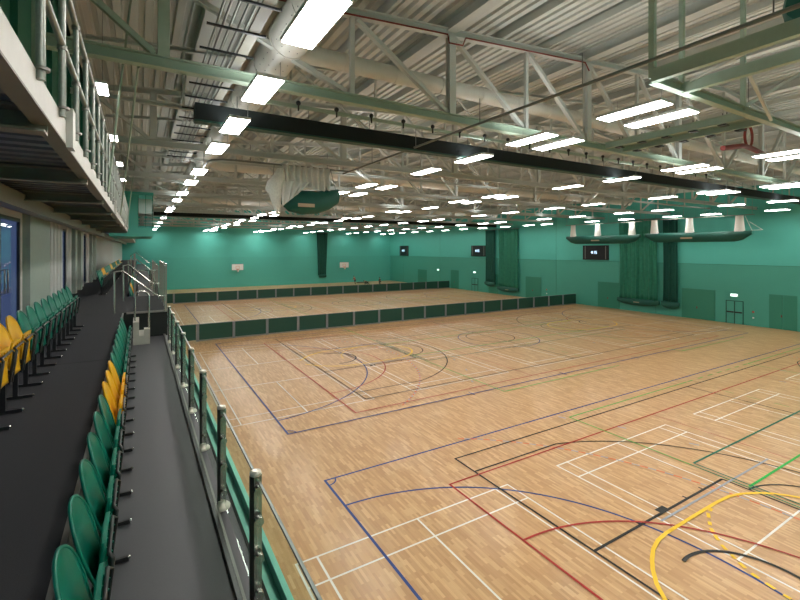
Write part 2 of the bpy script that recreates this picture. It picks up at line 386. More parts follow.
for y0, y1 in ((6.6, 8.2), (15.8, 18.4), (20.0, 24.8), (26.8, 50)): clad(y0, y1, Z1, 7.6)
b.box((XL-.02, 13.1, Z1), (XL+.12, 15.7, 7.6), 'panelgreen')
for y in (20.7, 22.5, 27.4, 29.6): b.box((XL, y, Z1), (XL+.2, y+.5, 7.6), 'panelgreen')
struct(b.build('wall_left'))
b = MB(); b.box((-1.95, YB, 7.36), (-1.72, YW, 7.62), 'soffbeam'); b.box((-2.32, YB, 7.5), (-1.95, YW, 7.62), 'wallgrey')
struct(b.build('trim_2'))
for n, (y0, y1, zt) in enumerate(OPEN):
    root = bpy.data.objects.new('window_%d' % (n+1), None); COL.objects.link(root); root.location = (XL-.05, y0, Z1); struct(root)
    f = MB(); L = y1-y0; H = zt-Z1
    f.box((-.02, 0, 0), (.03, .08, H), 'frame'); f.box((-.02, L-.08, 0), (.03, L, H), 'frame'); f.box((-.02, .08, H-.08), (.03, L-.08, H), 'frame'); f.box((-.02, .08, 0), (.03, L-.08, .1), 'frame')
    k = max(1, round(L/1.55))
    for i in range(1, k): f.box((-.012, L*i/k-.035, .1), (.012, L*i/k+.035, H-.08), 'frame')
    f.build('window_frame', root)
    g = MB(); g.box((-.004, .08, .1), (.004, L-.08, H-.08), 'winglass'); g.build('window_pane', root)
    if n in (0, 3):
        h = MB()
        for i in range(1, k):
            for q in (-.12, .12):
                y = L*i/k+q; h.path([(.03, y, .85), (.10, y, .85), (.10, y, 1.3), (.03, y, 1.3)], .014, 'dullmetal')
        h.build('door_handle', root)

# walkway, front tier and risers
b = MB(); b.box((XL-.02, YB, Z1-.35), (-.385, YW, Z1), 'carpet'); 
for y in (2.2, 8.15, 14.0, 20.0): b.box((XL, y, Z1), (-.385, y+.012, Z1+.0015), 'blackfab')
struct(b.build('floor_walkway'))
b = MB(); b.box((-.385, YB, Z2-.3), (0.75, YW, Z2), 'vinyl'); b.box((.745, YB, Z2-.3), (.765, YW, Z2+.012), 'blackfab')
struct(b.build('floor_terrace'))
b = MB(); b.box((-.385, YB, Z2), (-.372, 13.8, Z1-.03), 'riser'); b.box((-.395, YB, Z1-.03), (-.362, 13.8, Z1+.004), 'dullmetal')
struct(b.build('trim_3'))

# ------------------------------------------------------------------ roof deck (real troughs running away from the camera)
b = MB(); pts = []; x = XU-.3; p = .32
while x < XW+.3:
    z = zr(x)+.36
    pts += [(x, z), (x+p*.50, z), (x+p*.58, z+.14), (x+p*.92, z+.14)]; x += p
k = len(pts); b.add([(q[0], y, q[1]) for y in (YB, YW) for q in pts], [(i, i+1, k+i+1, k+i) for i in range(k-1)], 'deck')
for q in range(1): b.add([(XL, YB, 14.45), (XW+.3, YB, 14.45), (XW+.3, YW, 14.45), (XL, YW, 14.45)], [(0, 1, 2, 3)], 'deck')
struct(b.build('ceiling'))

# primary beams along the hall on top of the trusses
for i, x in enumerate((-1.25, 1.4, 7.14, 12.84, 18.55, 24.25, 29.95, 35.6, 41.3)):
    z = zr(x); o = MB().ibeam((0, -8.8, 0), (0, 80.2, 0), .28, .36, 'steel').build('roof_beam', None, (x, 0-.1, z+.15))
    tag(o, 'long steel beam under the roof sheeting, %s from the gallery side' % nth(i+1), 'beam', 'roof beams running down the hall')
# lighter purlins
xs = [3.3, 5.2, 9.05, 10.95, 14.7, 16.6, 20.4, 22.4, 26.1, 28, 31.8, 33.7, 37.5, 39.4, 43.2]
for i, x in enumerate(xs):
    z = zr(x); o = MB().chan((0, -8.8, 0), (0, 80.2, 0), .08, .2, 'steel').build('purlin', None, (x, -.1, z+.22))
    tag(o, 'thin steel purlin under the roof sheeting, %s from the gallery side' % nth(i+1), 'purlin', 'thin purlins running down the hall')

# ------------------------------------------------------------------ trusses across the hall
NX = [-1.4, .39, 1.4+2.85, 7.14, 9.97, 12.84, 15.7, 18.55, 22.4, 26.25, 29.1, 31.96, 34.8, 37.65, 40.5, 43.4]
ZB = 10.10
def truss(y, label, mat):
    t = empty('roof_truss', (0, y, ZB), label, 'truss', 'roof trusses across the hall')
    bc = MB(); bc.ibeam((XU+.02, 0, 0.05), (XW-.02, 0, 0.05), .20, .22, mat); bc.build('bottom_chord', t)
    tc = MB(); tc.ibeam((XU+.02, 0, zr(XU)-ZB-.06), (22.4, 0, zr(22.4)-ZB-.06), .18, .2, 'steel'); tc.ibeam((22.4, 0, zr(22.4)-ZB-.06), (XW-.02, 0, zr(XW)-ZB-.06), .18, .2, 'steel'); tc.build('top_chord', t)
    for i, x in enumerate(NX):
        v = MB(); zt = zr(x)-ZB-.16
        big = i in (1, 3, 5, 7, 9, 11, 13)
        if big: v.ibeam((x, 0, .16), (x, 0, zt), .20 if i > 1 else .19, .19, mat if i < 2 else 'steel', up=(0, 1, 0))
        else: v.bar((x, 0, .16), (x, 0, zt), .10, .10, 'steel', up=(0, 1, 0))
        v.build('vertical_strut', t)
    for i in range(len(NX)-1):
        a, c = NX[i], NX[i+1]
        if a < 22: p, q = (a+.12, 0, zr(a)-ZB-.2), (c-.16, 0, .2)
        else: p, q = (c-.12, 0, zr(c)-ZB-.2), (a+.16, 0, .2)
        d = MB(); d.chan(p, q, .10, .13, mat if i == 0 else 'steel', up=(0, 1, 0)); d.build('diagonal_strut', t)
    return t
TY = [9.3+7.15*i for i in range(10)]
t0 = truss(TY[0], 'steel roof truss across the hall, nearest to the camera', 'greenst')
t1 = truss(TY[1], 'steel roof truss across the hall, second from the camera', 'steel')
for i in range(2, 10): dup(t1, (0, TY[i], ZB), 'steel roof truss across the hall, %s from the camera' % nth(i+1))
# lighter lattice joists half way between the trusses
def joist(y, label):
    t = empty('lattice_joist', (0, y, ZB), label, 'joist', 'lattice joists between the trusses')
    MB().chan((XU+.1, 0, .30), (XW-.12, 0, .30), .09, .12, 'steel').build('bottom_chord', t)
    c = MB(); c.chan((XU+.1, 0, zr(XU)-ZB-.02), (22.4, 0, zr(22.4)-ZB-.02), .09, .12, 'steel'); c.chan((22.4, 0, zr(22.4)-ZB-.02), (XW-.12, 0, zr(XW-.1)-ZB-.02), .09, .12, 'steel'); c.build('top_chord', t)
    for i in range(15):
        x = 1.0+2.85*i; MB().bar((x, 0, .36), (x, 0, zr(x)-ZB-.08), .06, .06, 'steel', up=(0, 1, 0)).build('vertical_strut', t)
        if i % 2 and x < 22: MB().bar((x+.1, 0, zr(x)-ZB-.1), (x+2.75, 0, .4), .05, .05, 'steel', up=(0, 1, 0)).build('diagonal_strut', t)
    return t
j0 = joist(TY[0]+3.5, 'slim lattice joist across the hall just beyond the nearest roof truss')
for i in range(1, 9): dup(j0, (0, TY[i]+3.5, ZB), 'slim lattice joist across the hall just beyond the %s roof truss' % nth(i+1))
# sprinkler pipe under the near top chord
b = MB(); zc = lambda x: zr(x)-.2
b.path([(-1, 9.12, zc(-1)), (6.9, 9.12, zc(6.9)), (6.95, 9.12, zc(7)-.22), (7.4, 9.12, zc(7.4)-.22), (7.5, 9.12, zc(7.5)), (12.5, 9.12, zc(12.5)), (12.7, 9.12, zc(12.7)-.25)], .022, 'red')
tag(b.build('sprinkler_pipe'), 'thin red pipe running along the nearest roof truss', 'pipe')
# plan bracing between trusses
n = 0
for i in range(0, 9):
    if i in (0, 5): continue
    for k, (xa, xb) in enumerate(((7.14, 12.84), (24.25, 31.96))):
        o = MB(); o.bar((xa, TY[i]+.15, ZB+.17), (xb, TY[i+1]-.15, ZB+.17), .09, .09, 'steel'); n += 1
        tag(o.build('bracing_bar'), 'horizontal brace between roof trusses %s, %s bay from the camera' % ('left of the roof ridge' if k == 0 else 'right of the roof ridge', nth(i+1)), 'brace', 'horizontal roof bracing')
# hanging frame near the camera on the right
g = empty('suspended_frame', (9.05, 5.03, 10.07), 'sage green suspended steel frame under the roof near the camera at upper right', 'steel frame')
MB().ibeam((0, 0, .1), (20, 0, .1), .16, .2, 'greenst').build('cross_beam', g)
MB().bar((0, -6, .14), (0, 0, .14), .14, .26, 'greenst').build('side_beam', g)
MB().bar((1.15, -6, .1), (1.15, 0, .1), .14, .22, 'greenst').build('side_beam', g)
for dx, dy, s in ((0, 0, .11), (1.15, 0, .09), (4.1, 0, .1), (9.4, 0, .1)):
    MB().bar((dx, dy, .1), (dx, dy, zr(9.05+dx)-10.07+.15), s, s, 'greenst').build('hanger_post', g)
MB().bar((1.2, -1.2, .05), (5.5, -.1, .05), .06, .06, 'steel').build('brace', g)
MB().bar((0.1, -2.2, .2), (1.1, -.2, .2), .05, .05, 'steel').build('brace', g)
MB().bar((4.1, 0, .2), (8, 0, 1.9), .07, .07, 'steel').build('brace', g)
for i, x in enumerate((13.7, 14.7)):
    g = empty('crane_beam', (x, 5.2, 10.2), 'sage steel beam with bolted hangers between the suspended frame and the nearest truss, %s of two' % ('left' if i == 0 else 'right'), 'beam', 'bolted beams by the suspended frame')
    MB().ibeam((0, 0, 0), (0, 4.0, 0), .14, .22, 'greenst').build('beam', g)
    for k in range(5):
        h = MB()
        for q in (-.05, .05): h.tube((.09, .5+k*.75+q, -.16), (.09, .5+k*.75+q, .2), .012, 'black', 6)
        h.box((-.09, .4+k*.75, -.17), (.12, .6+k*.75, -.14), 'black'); h.build('hanger_bolt', g)
g = empty('net_bag', (9.7, 2.85, 10.55), 'dark green net bag strapped above the suspended frame at the top right corner', 'bag')
MB().loft([[(.0+q*.18, .35*math.cos(a)*s, .45*math.sin(a)*s+.35) for a in [6.283*k/12 for k in range(12)]] for q, s in ((0, .7), (1, 1), (3, 1.05), (5, 1), (6, .7))], 'bag').build('bag', g)
s_ = MB()
for q in (.3, .8): s_.tube((q, 0, .7), (q, 0, zr(11.5)-10.5+.1), .012, 'black', 6)
s_.build('strap', g)

# ------------------------------------------------------------------ ducts
def duct(name, pts, r, label, rings=()):
    g = empty(name, pts[0], label, 'duct', 'round ventilation ducts'); P = [Vector(p)-Vector(pts[0]) for p in pts]
    pm_ = MB(); pm_.path(P, r, 'duct', 24)
    d = (P[-1]-P[0]).normalized(); L = (P[-1]-P[0]).length; k = 1.2
    while k < L:
        q = P[0]+d*k; pm_.path([q-d*.03, q+d*.03], r+.015, 'duct', 24); k += 1.5
    pm_.build('pipe', g); return g
g = duct('air_duct', [(2.75, -7, 11.15), (2.75, 34, 11.15)], .42, 'large round duct running down the hall above the lights nearest the gallery')
ho = MB()
for k in range(60):
    for a in (-2.6, -2.2, -1.8, -1.4):
        y = .5+k*.35
        ho.box((.42*math.cos(a)-.007, y-.007, .42*math.sin(a)-.007), (.42*math.cos(a)+.007, y+.007, .42*math.sin(a)+.007), 'black')
ho.build('air_holes', g)['kind'] = 'stuff'
for y, r, wd in ((10.15, .22, 'nearest to the camera'), (25.9, .34, 'second from the camera'), (45, .34, 'farthest from the camera')):
    duct('air_duct', [(3.2, y, 11.35), (42.4, y, 11.35)], r, 'round cross duct between the roof trusses, '+wd)

# ------------------------------------------------------------------ ceiling lights
def make_light():
    t = empty('ceiling_light', (0, 0, 0), 'x', 'light', 'rectangular ceiling light panels')
    h = MB(); h.box((-.245, -.74, 0.012), (.245, .74, .075), 'palegrey'); h.build('housing', t)
    d = MB(); d.box((-.225, -.72, 0), (.225, .72, .012), 'diff'); d.build('diffuser', t)
    d = MB(); d.box((-.20, -.68, .075), (.20, .68, .082), 'up'); d.build('upper_diffuser', t)
    for s in (-.5, .5): MB().tube((.22, s, .075), (.22, s, .42), .006, 'dullmetal', 5).build('suspension_wire', t)
    return t
rows = [-6.2, -2.2, 1.4, 5.6, 8.5, 11.3, 14.1, 18.7, 21.9, 26.4, 30.3, 36.5, 39.4, 43.6, 48.2, 52.5, 57.0, 61.6, 66.2, 70.6, 74.6, 78.3]
files = [('nearest the gallery', [2.0]), ('second from the gallery', [9.3, 10.38]), ('third from the gallery', [17.4, 18.45]), ('fourth from the gallery', [26.1, 27.1]), ('fifth from the gallery', [35.05]), ('along the right wall', [42.7])]
single = {11.3, 14.1, 26.4, 36.5, 43.6, 52.5, 61.6, 70.6}
proto = None
for fi, (fn, fx) in enumerate(files):
    for ri, y in enumerate(rows):
        use = list(fx)
        if fi == 0 and y in (43.6, 52.5, 61.6, 70.6): continue
        if fi == 1 and y in single: use = [9.6]
        if fi == 2 and y in single: use = [17.95 if y < 20 else 18.35]
        if fi == 3 and y not in (8.5, 11.3, 5.6, 1.4): use = [26.45]
        for k, x in enumerate(use):
            if y < 0: where = 'behind the camera, row %s' % nth(ri+1)
            else: where = '%s from the camera' % nth(ri-1)
            side = '' if len(use) == 1 else (', left of pair' if k == 0 else ', right of pair')
            lab = 'ceiling panel light %s, %s%s' % (fn, where, side)
            if proto is None: proto = make_light(); proto.location = (x, y, 9.67); proto['label'] = lab
            else: dup(proto, (x, y, 9.67), lab)
for i, (x, y) in enumerate(((-.6, 9.95), (-.6, 14.2), (-.6, 18.4), (-.6, 22.5))):
    t = empty('gallery_light', (x, y, 9.67), 'small lit ceiling panel above the gallery rail, %s from the camera' % nth(i+1), 'light', 'small lights over the gallery')
    MB().box((-.09, -.36, .012), (.09, .36, .07), 'palegrey').build('housing', t); MB().box((-.08, -.34, 0), (.08, .34, .012), 'diff').build('diffuser', t)
    w_ = MB(); w_.tube((0, 0, .07), (0, 0, 2.5), .006, 'dullmetal', 5); w_.build('suspension_wire', t)

# cable tray rungs and conduits beside the first duct
g = empty('cable_tray', (1.41, 6.71, 10.34), 'open cable tray of dark rungs hung above the walkway lights near the gallery', 'cable tray')
for i in range(14):
    MB().bar((-.475, i*.977, 0), (.475, i*.977, 0), .035, .035, 'black').build('rung', g)
c = MB()
for k, xx in enumerate((-.32, -.22, -.12, .02, .12)): c.tube((xx, -4, .04+.02*(k % 2)), (xx, 14, .04+.02*(k % 2)), .02, 'dullmetal' if k % 2 else 'galv', 6)
c.build('conduit', g)
c = MB(); c.box((.18, -4, .02), (.36, 14, .07), 'soffbeam'); c.build('trunking', g)

# ------------------------------------------------------------------ roll-up divider curtains, rails with hooks
for y, wd, z0 in ((11.75, 'nearest the camera', 9.80), (47.6, 'halfway down the hall', 9.85), (33.9, 'above the nearer green barrier', 10.0)):
    if y == 33.9: continue
    g = empty('divider_curtain', (1.15, y, z0), 'rolled up black divider curtain hanging below the trusses, '+wd, 'curtain', 'rolled divider curtains')
    MB().bar((0, 0, .22), (43.6, 0, .22), .34, .40, 'blackfab').build('curtain_roll', g)
    MB().bar((0, 0, .0), (43.6, 0, .0), .30, .05, 'gdark').build('hem', g)
    for k in range(23): MB().tube((1+k*1.9, 0, .42), (1+k*1.9, 0, .78), .012, 'dullmetal', 5).build('hanger', g)
g = empty('track_rail', (2.1, 11.0, 10.33), 'pale horizontal rail with black rollers just above the near rolled curtain', 'rail')
MB().bar((0, 0, 0), (24, 0, 0), .07, .09, 'greenst').build('rail', g)
for k in range(22):
    c = MB(); c.ball((.35+k*1.05, -.06, .08), .065, 'black'); c.bar((.35+k*1.05, -.06, -.12), (.35+k*1.05, -.06, .1), .04, .03, 'black'); c.build('roller', g)
# curtain track frames for the cricket nets
def track(pts, label):
    g = empty('net_track', (0, 0, 0), label, 'track', 'suspended net tracks'); MB().path(pts, .035, 'greysteel', 8).build('rail', g)
    h = MB()
    for a, b_ in zip(pts[:-1], pts[1:]):
        L = (Vector(b_)-Vector(a)).length
        if L < 2: continue
        for k in range(int(L/3)+1):
            q = Vector(a).lerp(Vector(b_), (k*3+.5)/L) if k*3+.5 < L else Vector(b_)
            h.tube(q, (q.x, q.y, 10.5), .012, 'greysteel', 5)
    h.build('hanger', g); return g
z = 9.87
track([(2.15, 46, z), (2.15, 17.3, z), (2.25, 16.9, z), (2.55, 16.65, z), (3, 16.6, z), (7.4, 16.6, z)], 'curved suspended net track over the walkway side with a rounded corner')
track([(7.45, -4, z), (7.45, 17.2, z)], 'straight suspended net track running away above the middle of the near court')
# cricket net and its bag
g = empty('cricket_net', (5.5, 16.5, 8.0), 'white net bundled over a dark green tear-shaped bag hung from the track', 'net')
def ring(x, y, zc_, ry, rz_, n=14): return [(x, y+ry*math.cos(6.2832*k/n), zc_+rz_*math.sin(6.2832*k/n)) for k in range(n)]
bg = MB(); bg.loft([ring(-.9, 0, .62, .05, .25), ring(-.6, 0, .52, .25, .42), ring(-.1, 0, .47, .34, .47), ring(.5, 0, .50, .36, .46), ring(1.0, 0, .62, .34, .40), ring(1.38, 0, .78, .28, .30), ring(1.45, 0, .82, .1, .25)], 'bag')
bg.build('bag', g)
def drape(u, v, x0, x1, zt, zb, A=.12, f=9, y=0):
    x_ = x0+(x1-x0)*u; k = 1-.25*v*math.sin(3.14*u)
    return (x_+.05*math.sin(v*7+u*15), y+A*math.sin(u*6.28*f)*(1-.3*v)+.05*math.sin(v*11+u*4), zt+(zb-zt)*v*k)
nb = MB(); nb.grid(lambda u, v: (-.85+1.9*u, .10*math.sin(u*50+.6*math.sin(v*6))-.05, 1.86-(.86+.12*math.sin(u*9))*v), 70, 10, 'whitenet', th=(0, .008, 0))
nb.grid(lambda u, v: (-.95+(1.15-.55*v)*u, -.36-.05*math.sin(u*22)+.2*(1-v), 1.25-(1.0-.5*u)*v), 36, 12, 'whitenet', th=(0, .008, 0)); nb.build('netting', g)
wb = MB(); wb.loft([[(xx+rr*math.cos(6.2832*k/14)*(1+.22*math.sin(k*3+i)), -.1+rr*math.sin(6.2832*k/14), zz) for k in range(14)] for i, (xx, rr, zz) in enumerate(((-.95, .10, 1.7), (-1.0, .2, 1.45), (-1.12, .27, 1.2), (-1.18, .28, .9), (-1.12, .22, .6), (-1.08, .15, .35), (-1.06, .09, .12), (-1.08, .04, 0)))], 'netgrey'); wb.build('net_bundle', g)
MB().box((-.35, -.38, .27), (.3, -.36, .40), 'tag').build('name_tag', g)
s_ = MB()
for a, c_ in ((.9, 1.1), (1.35, 1.1), (-1.2, -1.15)): s_ = MB(); s_.tube((a, 0, .95 if a > 0 else 1.4), (c_, 0, 1.86), .012, 'greysteel', 5); s_.build('strap', g)

# red climbing ring above the right lights
g = empty('red_hoop', (21.3, 8, 10.85), 'dark red bent bar with an upright ring hung under the roof at upper right', 'hoop')
MB().path([(-2.1, 0, -.32), (-.4, 0, -.02), (.3, 0, -.03), (2.2, 0, -.22)], .10, 'red', 8).build('bar', g)
MB().path([(.1+.34*math.cos(a), 0, .42+.44*math.sin(a)) for a in [6.2832*k/20 for k in range(20)]], .05, 'red', 6, closed=True).build('ring', g)
MB().tube((.1, 0, .86), (.1, 0, 3.2), .012, 'black', 5).build('hanger', g)

# ------------------------------------------------------------------ gallery over the walkway
g = empty('viewing_gallery', (-.56, 2, 7.6), 'pale steel gallery with tubular railing overhanging the walkway at upper left', 'gallery')
XG = -.56; Y0, Y1 = -8.9, 28.2
def L(p): return (p[0]+.56, p[1]-2, p[2]-7.6)
def gb(name, a, b_, mat): o = MB().box(L(a), L(b_), mat).build(name, g); return o
f = MB(); a = L((XG, Y0, 7.6)); c = L((XG, Y1, 7.8))
f.prof(L((XG, Y0, 7.7)), L((XG, Y1, 7.7)), [(-.05, -.10), (.0, -.10), (.0, .10), (-.05, .10)], 'palegrey')
f.box(L((XG-.12, Y0, 7.585)), L((XG, Y1, 7.5995)), 'soffbeam'); f.build('fascia', g)
d = MB(); y = Y0; pts = []
while y < Y1: pts += [(y, 7.70), (y+.14, 7.70), (y+.17, 7.755), (y+.27, 7.755)]; y += .30
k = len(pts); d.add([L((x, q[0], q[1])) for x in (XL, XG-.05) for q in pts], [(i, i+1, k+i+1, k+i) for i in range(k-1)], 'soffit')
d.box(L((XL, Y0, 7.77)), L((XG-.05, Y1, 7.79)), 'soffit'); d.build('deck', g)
for i, y in enumerate([y_ for y_ in [-7.6+2.92*j for j in range(13)] if y_ < Y1]):
    MB().chan(L((-1.75, y, 7.60)), L((XG-.03, y, 7.60)), .16, .18, 'soffbeam').build('soffit_beam', g)
for i, y in enumerate((4.93, 13.4, 21.9)):
    gb('joint_plate', (XG, y-.09, 7.57), (XG+.05, y+.09, 7.92), 'palegrey')
ys = [y_ for y_ in [3.55+.9*i for i in range(28)] if y_ < Y1]
for y in ys:
    p_ = MB(); p_.tube(L((XG+.02, y, 7.74)), L((XG+.02, y, 8.88)), .026, 'galv', 10)
    for zz in (8.33, 8.88): p_.path([L((XG+.02, y, zz-.05)), L((XG+.02, y, zz-.01))], .036, 'dullmetal', 10)
    p_.lathe(L((XG+.02, y, 7.80)), [(.05, 0), (.05, .02), (.03, .025)], 'dullmetal', 10); p_.build('railing_post', g)
for zz in (8.33, 8.88): MB().tube(L((XG+.02, Y0, zz)), L((XG+.02, Y1, zz)), .026, 'galv', 10).build('rail', g)
# hanger rods
for i, (y, xt, zt, yt) in enumerate(((9.7, -.12, 11.6, 9.7), (16.0, -.02, 10.1, 9.6), (24.0, -.1, 11.6, 23.9))):
    o = MB().tube((XG+.06, y, 7.72), (xt, yt, zt), .02, 'greenst', 6).build('tie_rod')
    tag(o, 'slim pale green rod rising from the gallery edge, %s from the camera' % nth(i+1), 'rod', 'gallery hanger rods')

# green glazed room at the end of the gallery
g = empty('control_room', (-1.5, 30, 7.4), 'green control room with glazed front beyond the end of the gallery', 'room')
gb2 = lambda n, a, c, m: MB().box((a[0]+1.5, a[1]-30, a[2]-7.4), (c[0]+1.5, c[1]-30, c[2]-7.4), m).build(n, g)
gb2('base_panel', (XU+.01, 30, 7.4), (.69, 37, 7.93), 'gwall_up'); gb2('corner_panel', (XU+.01, 30, 7.93), (-.08, 37, 9.85), 'gwall_up')
gb2('roof_panel', (XU+.01, 29.9, 9.85), (.72, 37.1, 10.03), 'gwall_up'); gb2('window_pane', (-.07, 30.02, 7.93), (.68, 30.04, 9.85), 'winglass')
fr = MB()
for x in (-.08, .3, .66): fr.box((x+1.5, -.02, .53), (x+1.53, .03, 2.45), 'gdoor')
fr.build('window_frame', g); gb2('blind', (-.06, 31.5, 8.9), (.66, 31.52, 9.8), 'steel')
# rear gallery beyond
g = empty('rear_gallery', (-.56, 37.2, 7.6), 'far length of the gallery beyond the green control room', 'gallery')
MB().box((-1.7, 0, 0), (0, 42.9, .2), 'palegrey').build('deck', g)
for zz in (.7, 1.25): MB().tube((0, 0, zz), (0, 42.9, zz), .03, 'galv', 6).build('rail', g)
for k in range(15): MB().tube((0, .3+k*3, .2), (0, .3+k*3, 1.25), .03, 'galv', 6).build('railing_post', g)

# ------------------------------------------------------------------ tip-up seats
def make_seat(colr):
    t = empty('tip_up_seat', (0, 0, 0), 'x', 'seat', 'tip-up spectator seats')
    def shell(u, v):
        # u across (y), v up; rounded, reclined, dished shell
        v = math.sin(v*math.pi/2)
        wv = .232*math.sqrt(max(0.0, 1-(max(0, (v-.52)/.485))**2.3))*(.72+.28*min(1, v/.45)); y = (u-.5)*2*wv
        q = abs(u-.5)*2*wv/.232
        return (.108-.135*v+.045*q*q*(1-.3*v)-.025*math.sin(math.pi*v), y, .43+.485*v)
    s_ = MB(); s_.grid(shell, 14, 16, colr, th=(-.016, 0, -.004))
    rim = [shell(0, i/20) for i in range(20)]+[shell(0, .98), shell(.5, .998), shell(1, .98)]+[shell(1, 1-i/20) for i in range(1, 21)]
    s_.path([(a[0]-.006, a[1], a[2]) for a in rim], .011, colr, 6); s_.build('backrest', t)
    def pan(u, v):
        q = abs(u-.5)*2; y = (u-.5)*2*.20*(1-.10*v**4)
        return (.115+.05*(v-.4)**2-.012*(1-q*q), y, .335+.375*v)
    p_ = MB(); p_.grid(pan, 10, 10, colr, th=(.020, 0, 0)); p_.bar((.140, -.17, .705), (.140, .17, .705), .022, .014, colr)
    for yy in (-.14, -.045, .05, .14):
        p_.add([(.135, yy, .68), (.18, yy, .635), (.135, yy, .57), (.135, yy+.010, .68), (.18, yy+.010, .635), (.135, yy+.010, .57)], [(0,1,2),(5,4,3),(0,3,4,1),(1,4,5,2)], colr)
    p_.build('seat_pan', t)
    f = MB(); f.path([(.145, -.215, .31), (.185, -.215, .64), (.165, -.20, .66), (.165, .20, .66), (.185, .215, .64), (.145, .215, .31)], .013, 'black', 6)
    f.build('arm_loop', t)
    l = MB(); l.bar((.09, .24, .03), (.09, .24, .48), .03, .045, 'black', up=(1, 0, 0)); l.bar((.03, .24, .46), (.17, .235, .42), .022, .04, 'black'); l.bar((.09, -.22, .42), (.09, .24, .42), .03, .025, 'black'); l.build('stanchion', t)
    b_ = MB(); b_.bar((.0, .24, .02), (.245, .24, .02), .024, .03, 'black'); b_.build('foot_bar', t)
    c = MB(); c.ball((.245, .24, .026), .015, 'chrome'); c.build('foot_cap', t)
    return t
PR = {}
def seat(x, y, z, c, label):
    if c not in PR: s_ = make_seat(c); s_.location = (x, y, z); s_['label'] = label; PR[c] = s_
    else: dup(PR[c], (x, y, z), label)
cn = {'gplastic': 'green', 'yplastic': 'yellow'}
# the foot bar of every seat stands half a seat further along: seat origin is the seat centre
for k in range(-4, 17):
    c = 'yplastic' if k in (6, 7, 8) else 'gplastic'
    seat(-.315, 2.67+.53*k, Z2, c, '%s tip-up seat in the front row below the walkway, %s from the camera' % (cn[c], nth(k+5)))
for k in range(-6, 11):
    y = 6.28+.53*k; c = 'yplastic' if k in (-1, 0, 1) else 'gplastic'
    seat(-1.305, y, Z1, c, '%s tip-up seat in the back row on the walkway, %s from the camera' % (cn[c], nth(k+7)))
for k in range(40):
    c = 'yplastic' if (k % 11) in (4, 5, 6) else 'gplastic'
    seat(-1.305, 19.3+.53*k, Z1, c, '%s seat in the far back row beyond the steps, %s from the steps' % (cn[c], nth(k+1)))
for k in range(30):
    c = 'yplastic' if (k % 11) in (5, 6, 7) else 'gplastic'
    seat(-.315, 19.0+.53*k, Z2, c, '%s seat in the far front row beyond the steps, %s from the steps' % (cn[c], nth(k+1)))

# ------------------------------------------------------------------ glass balustrade along the front tier
PY_ = [.18+1.385*i for i in range(-1, 10)]
def make_post(hh=.94):
    t = empty('balustrade_post', (0, 0, 0), 'x', 'post', 'posts of the glass balustrade')
    o = MB(); o.bar((-.012, 0, .02), (-.012, 0, hh-.02), .05, .02, 'black', up=(0, 1, 0)); o.bar((.014, 0, .02), (.014, 0, hh-.02), .05, .024, 'chrome', up=(0, 1, 0)); o.build('upright', t)
    o = MB(); o.lathe((0, 0, hh-.02), [(.034, 0), (.038, .01), (.036, .024), (.02, .03)], 'flange', 16); o.build('cap', t)
    o = MB(); o.lathe((0, 0, 0), [(.078, 0), (.078, .02), (.070, .030), (.035, .036), (.032, .07)], 'flange', 18); o.build('base_flange', t)
    for zz in (.16, .40, .64, .84):
        c = MB()
        c.path([(.012, -.07, zz), (.012, -.028, zz)], .029, 'chrome', 12); c.path([(.012, .028, zz), (.012, .07, zz)], .029, 'chrome', 12); c.path([(.012, -.03, zz), (.012, .03, zz)], .008, 'chrome', 6)
        c.build('glass_clamp', t)
    return t
pp = None
for i, y in enumerate(PY_):
    lab = 'steel balustrade post beside the front aisle, %s from the near end' % nth(i+1)
    if pp is None: pp = make_post(); pp.location = (.655, y, Z2); pp['label'] = lab
    else: dup(pp, (.655, y, Z2), lab)
for i in range(len(PY_)-1):
    t = empty('balustrade_glass', (.667, PY_[i], Z2), 'clear glass balustrade pane along the front aisle, %s from the near end' % nth(i+1), 'glass panel', 'panes of the glass balustrade')
    MB().box((-.005, .05, .09), (.005, 1.335, .885), 'glass').build('pane', t)
    MB().box((-.008, .05, .885), (.008, 1.335, .90), 'edge').build('top_edge', t)
g = empty('floor_rail', (.58, -1, Z2), 'dark metal kerb rail on the floor at the foot of the balustrade', 'rail')
MB().bar((0, 0, .025), (0, 14.8, .025), .03, .05, 'black').build('rail', g); MB().bar((.03, 0, .02), (.03, 14.8, .02), .02, .04, 'greysteel').build('strip', g)

# ------------------------------------------------------------------ steps, landing and handrails beyond the first block
b = MB(); b.box((-.385, 13.8, Z2), (.67, 18.4, Z1), 'blackfab'); b.box((-.385, 13.79, Z1), (.67, 18.4, Z1+.006), 'carpet'); b.box((-.3, 13.76, Z1-.03), (.67, 13.80, Z1+.02), 'dullmetal')
struct(b.build('floor_landing'))
g = empty('step_block', (-.14, 12.75, Z2), 'pale concrete step block between the front aisle and the walkway', 'steps')
MB().box((0, 0, 0), (.37, .95, .22), 'wood_step').build('lower_step', g); MB().box((0, 0, .22), (.13, .95, .57), 'wood_step').build('upper_step', g); MB().box((.24, 0, .22), (.37, .3, .38), 'wood_step').build('kerb', g)
def hand(pts, label, posts):
    g = empty('handrail', pts[0], label, 'handrail', 'steel handrails by the steps'); o = Vector(pts[0])
    MB().path([Vector(p)-o for p in pts], .022, 'chrome', 8).build('rail', g)
    for a, zb in posts: MB().tube(Vector(a)-o, Vector((a[0], a[1], zb))-o, .022, 'chrome', 8).build('post', g)
hand([(-.66, 13.7, 6.03), (-.57, 13.7, 6.06), (-.38, 13.7, 6.08), (.38, 13.7, 5.42), (.45, 13.7, 5.38), (.62, 13.7, 5.38)], 'steel handrail sloping down from the walkway post at the steps, nearest', [((-.57, 13.7, 6.06), Z1), ((.60, 13.7, 5.38), Z1)])
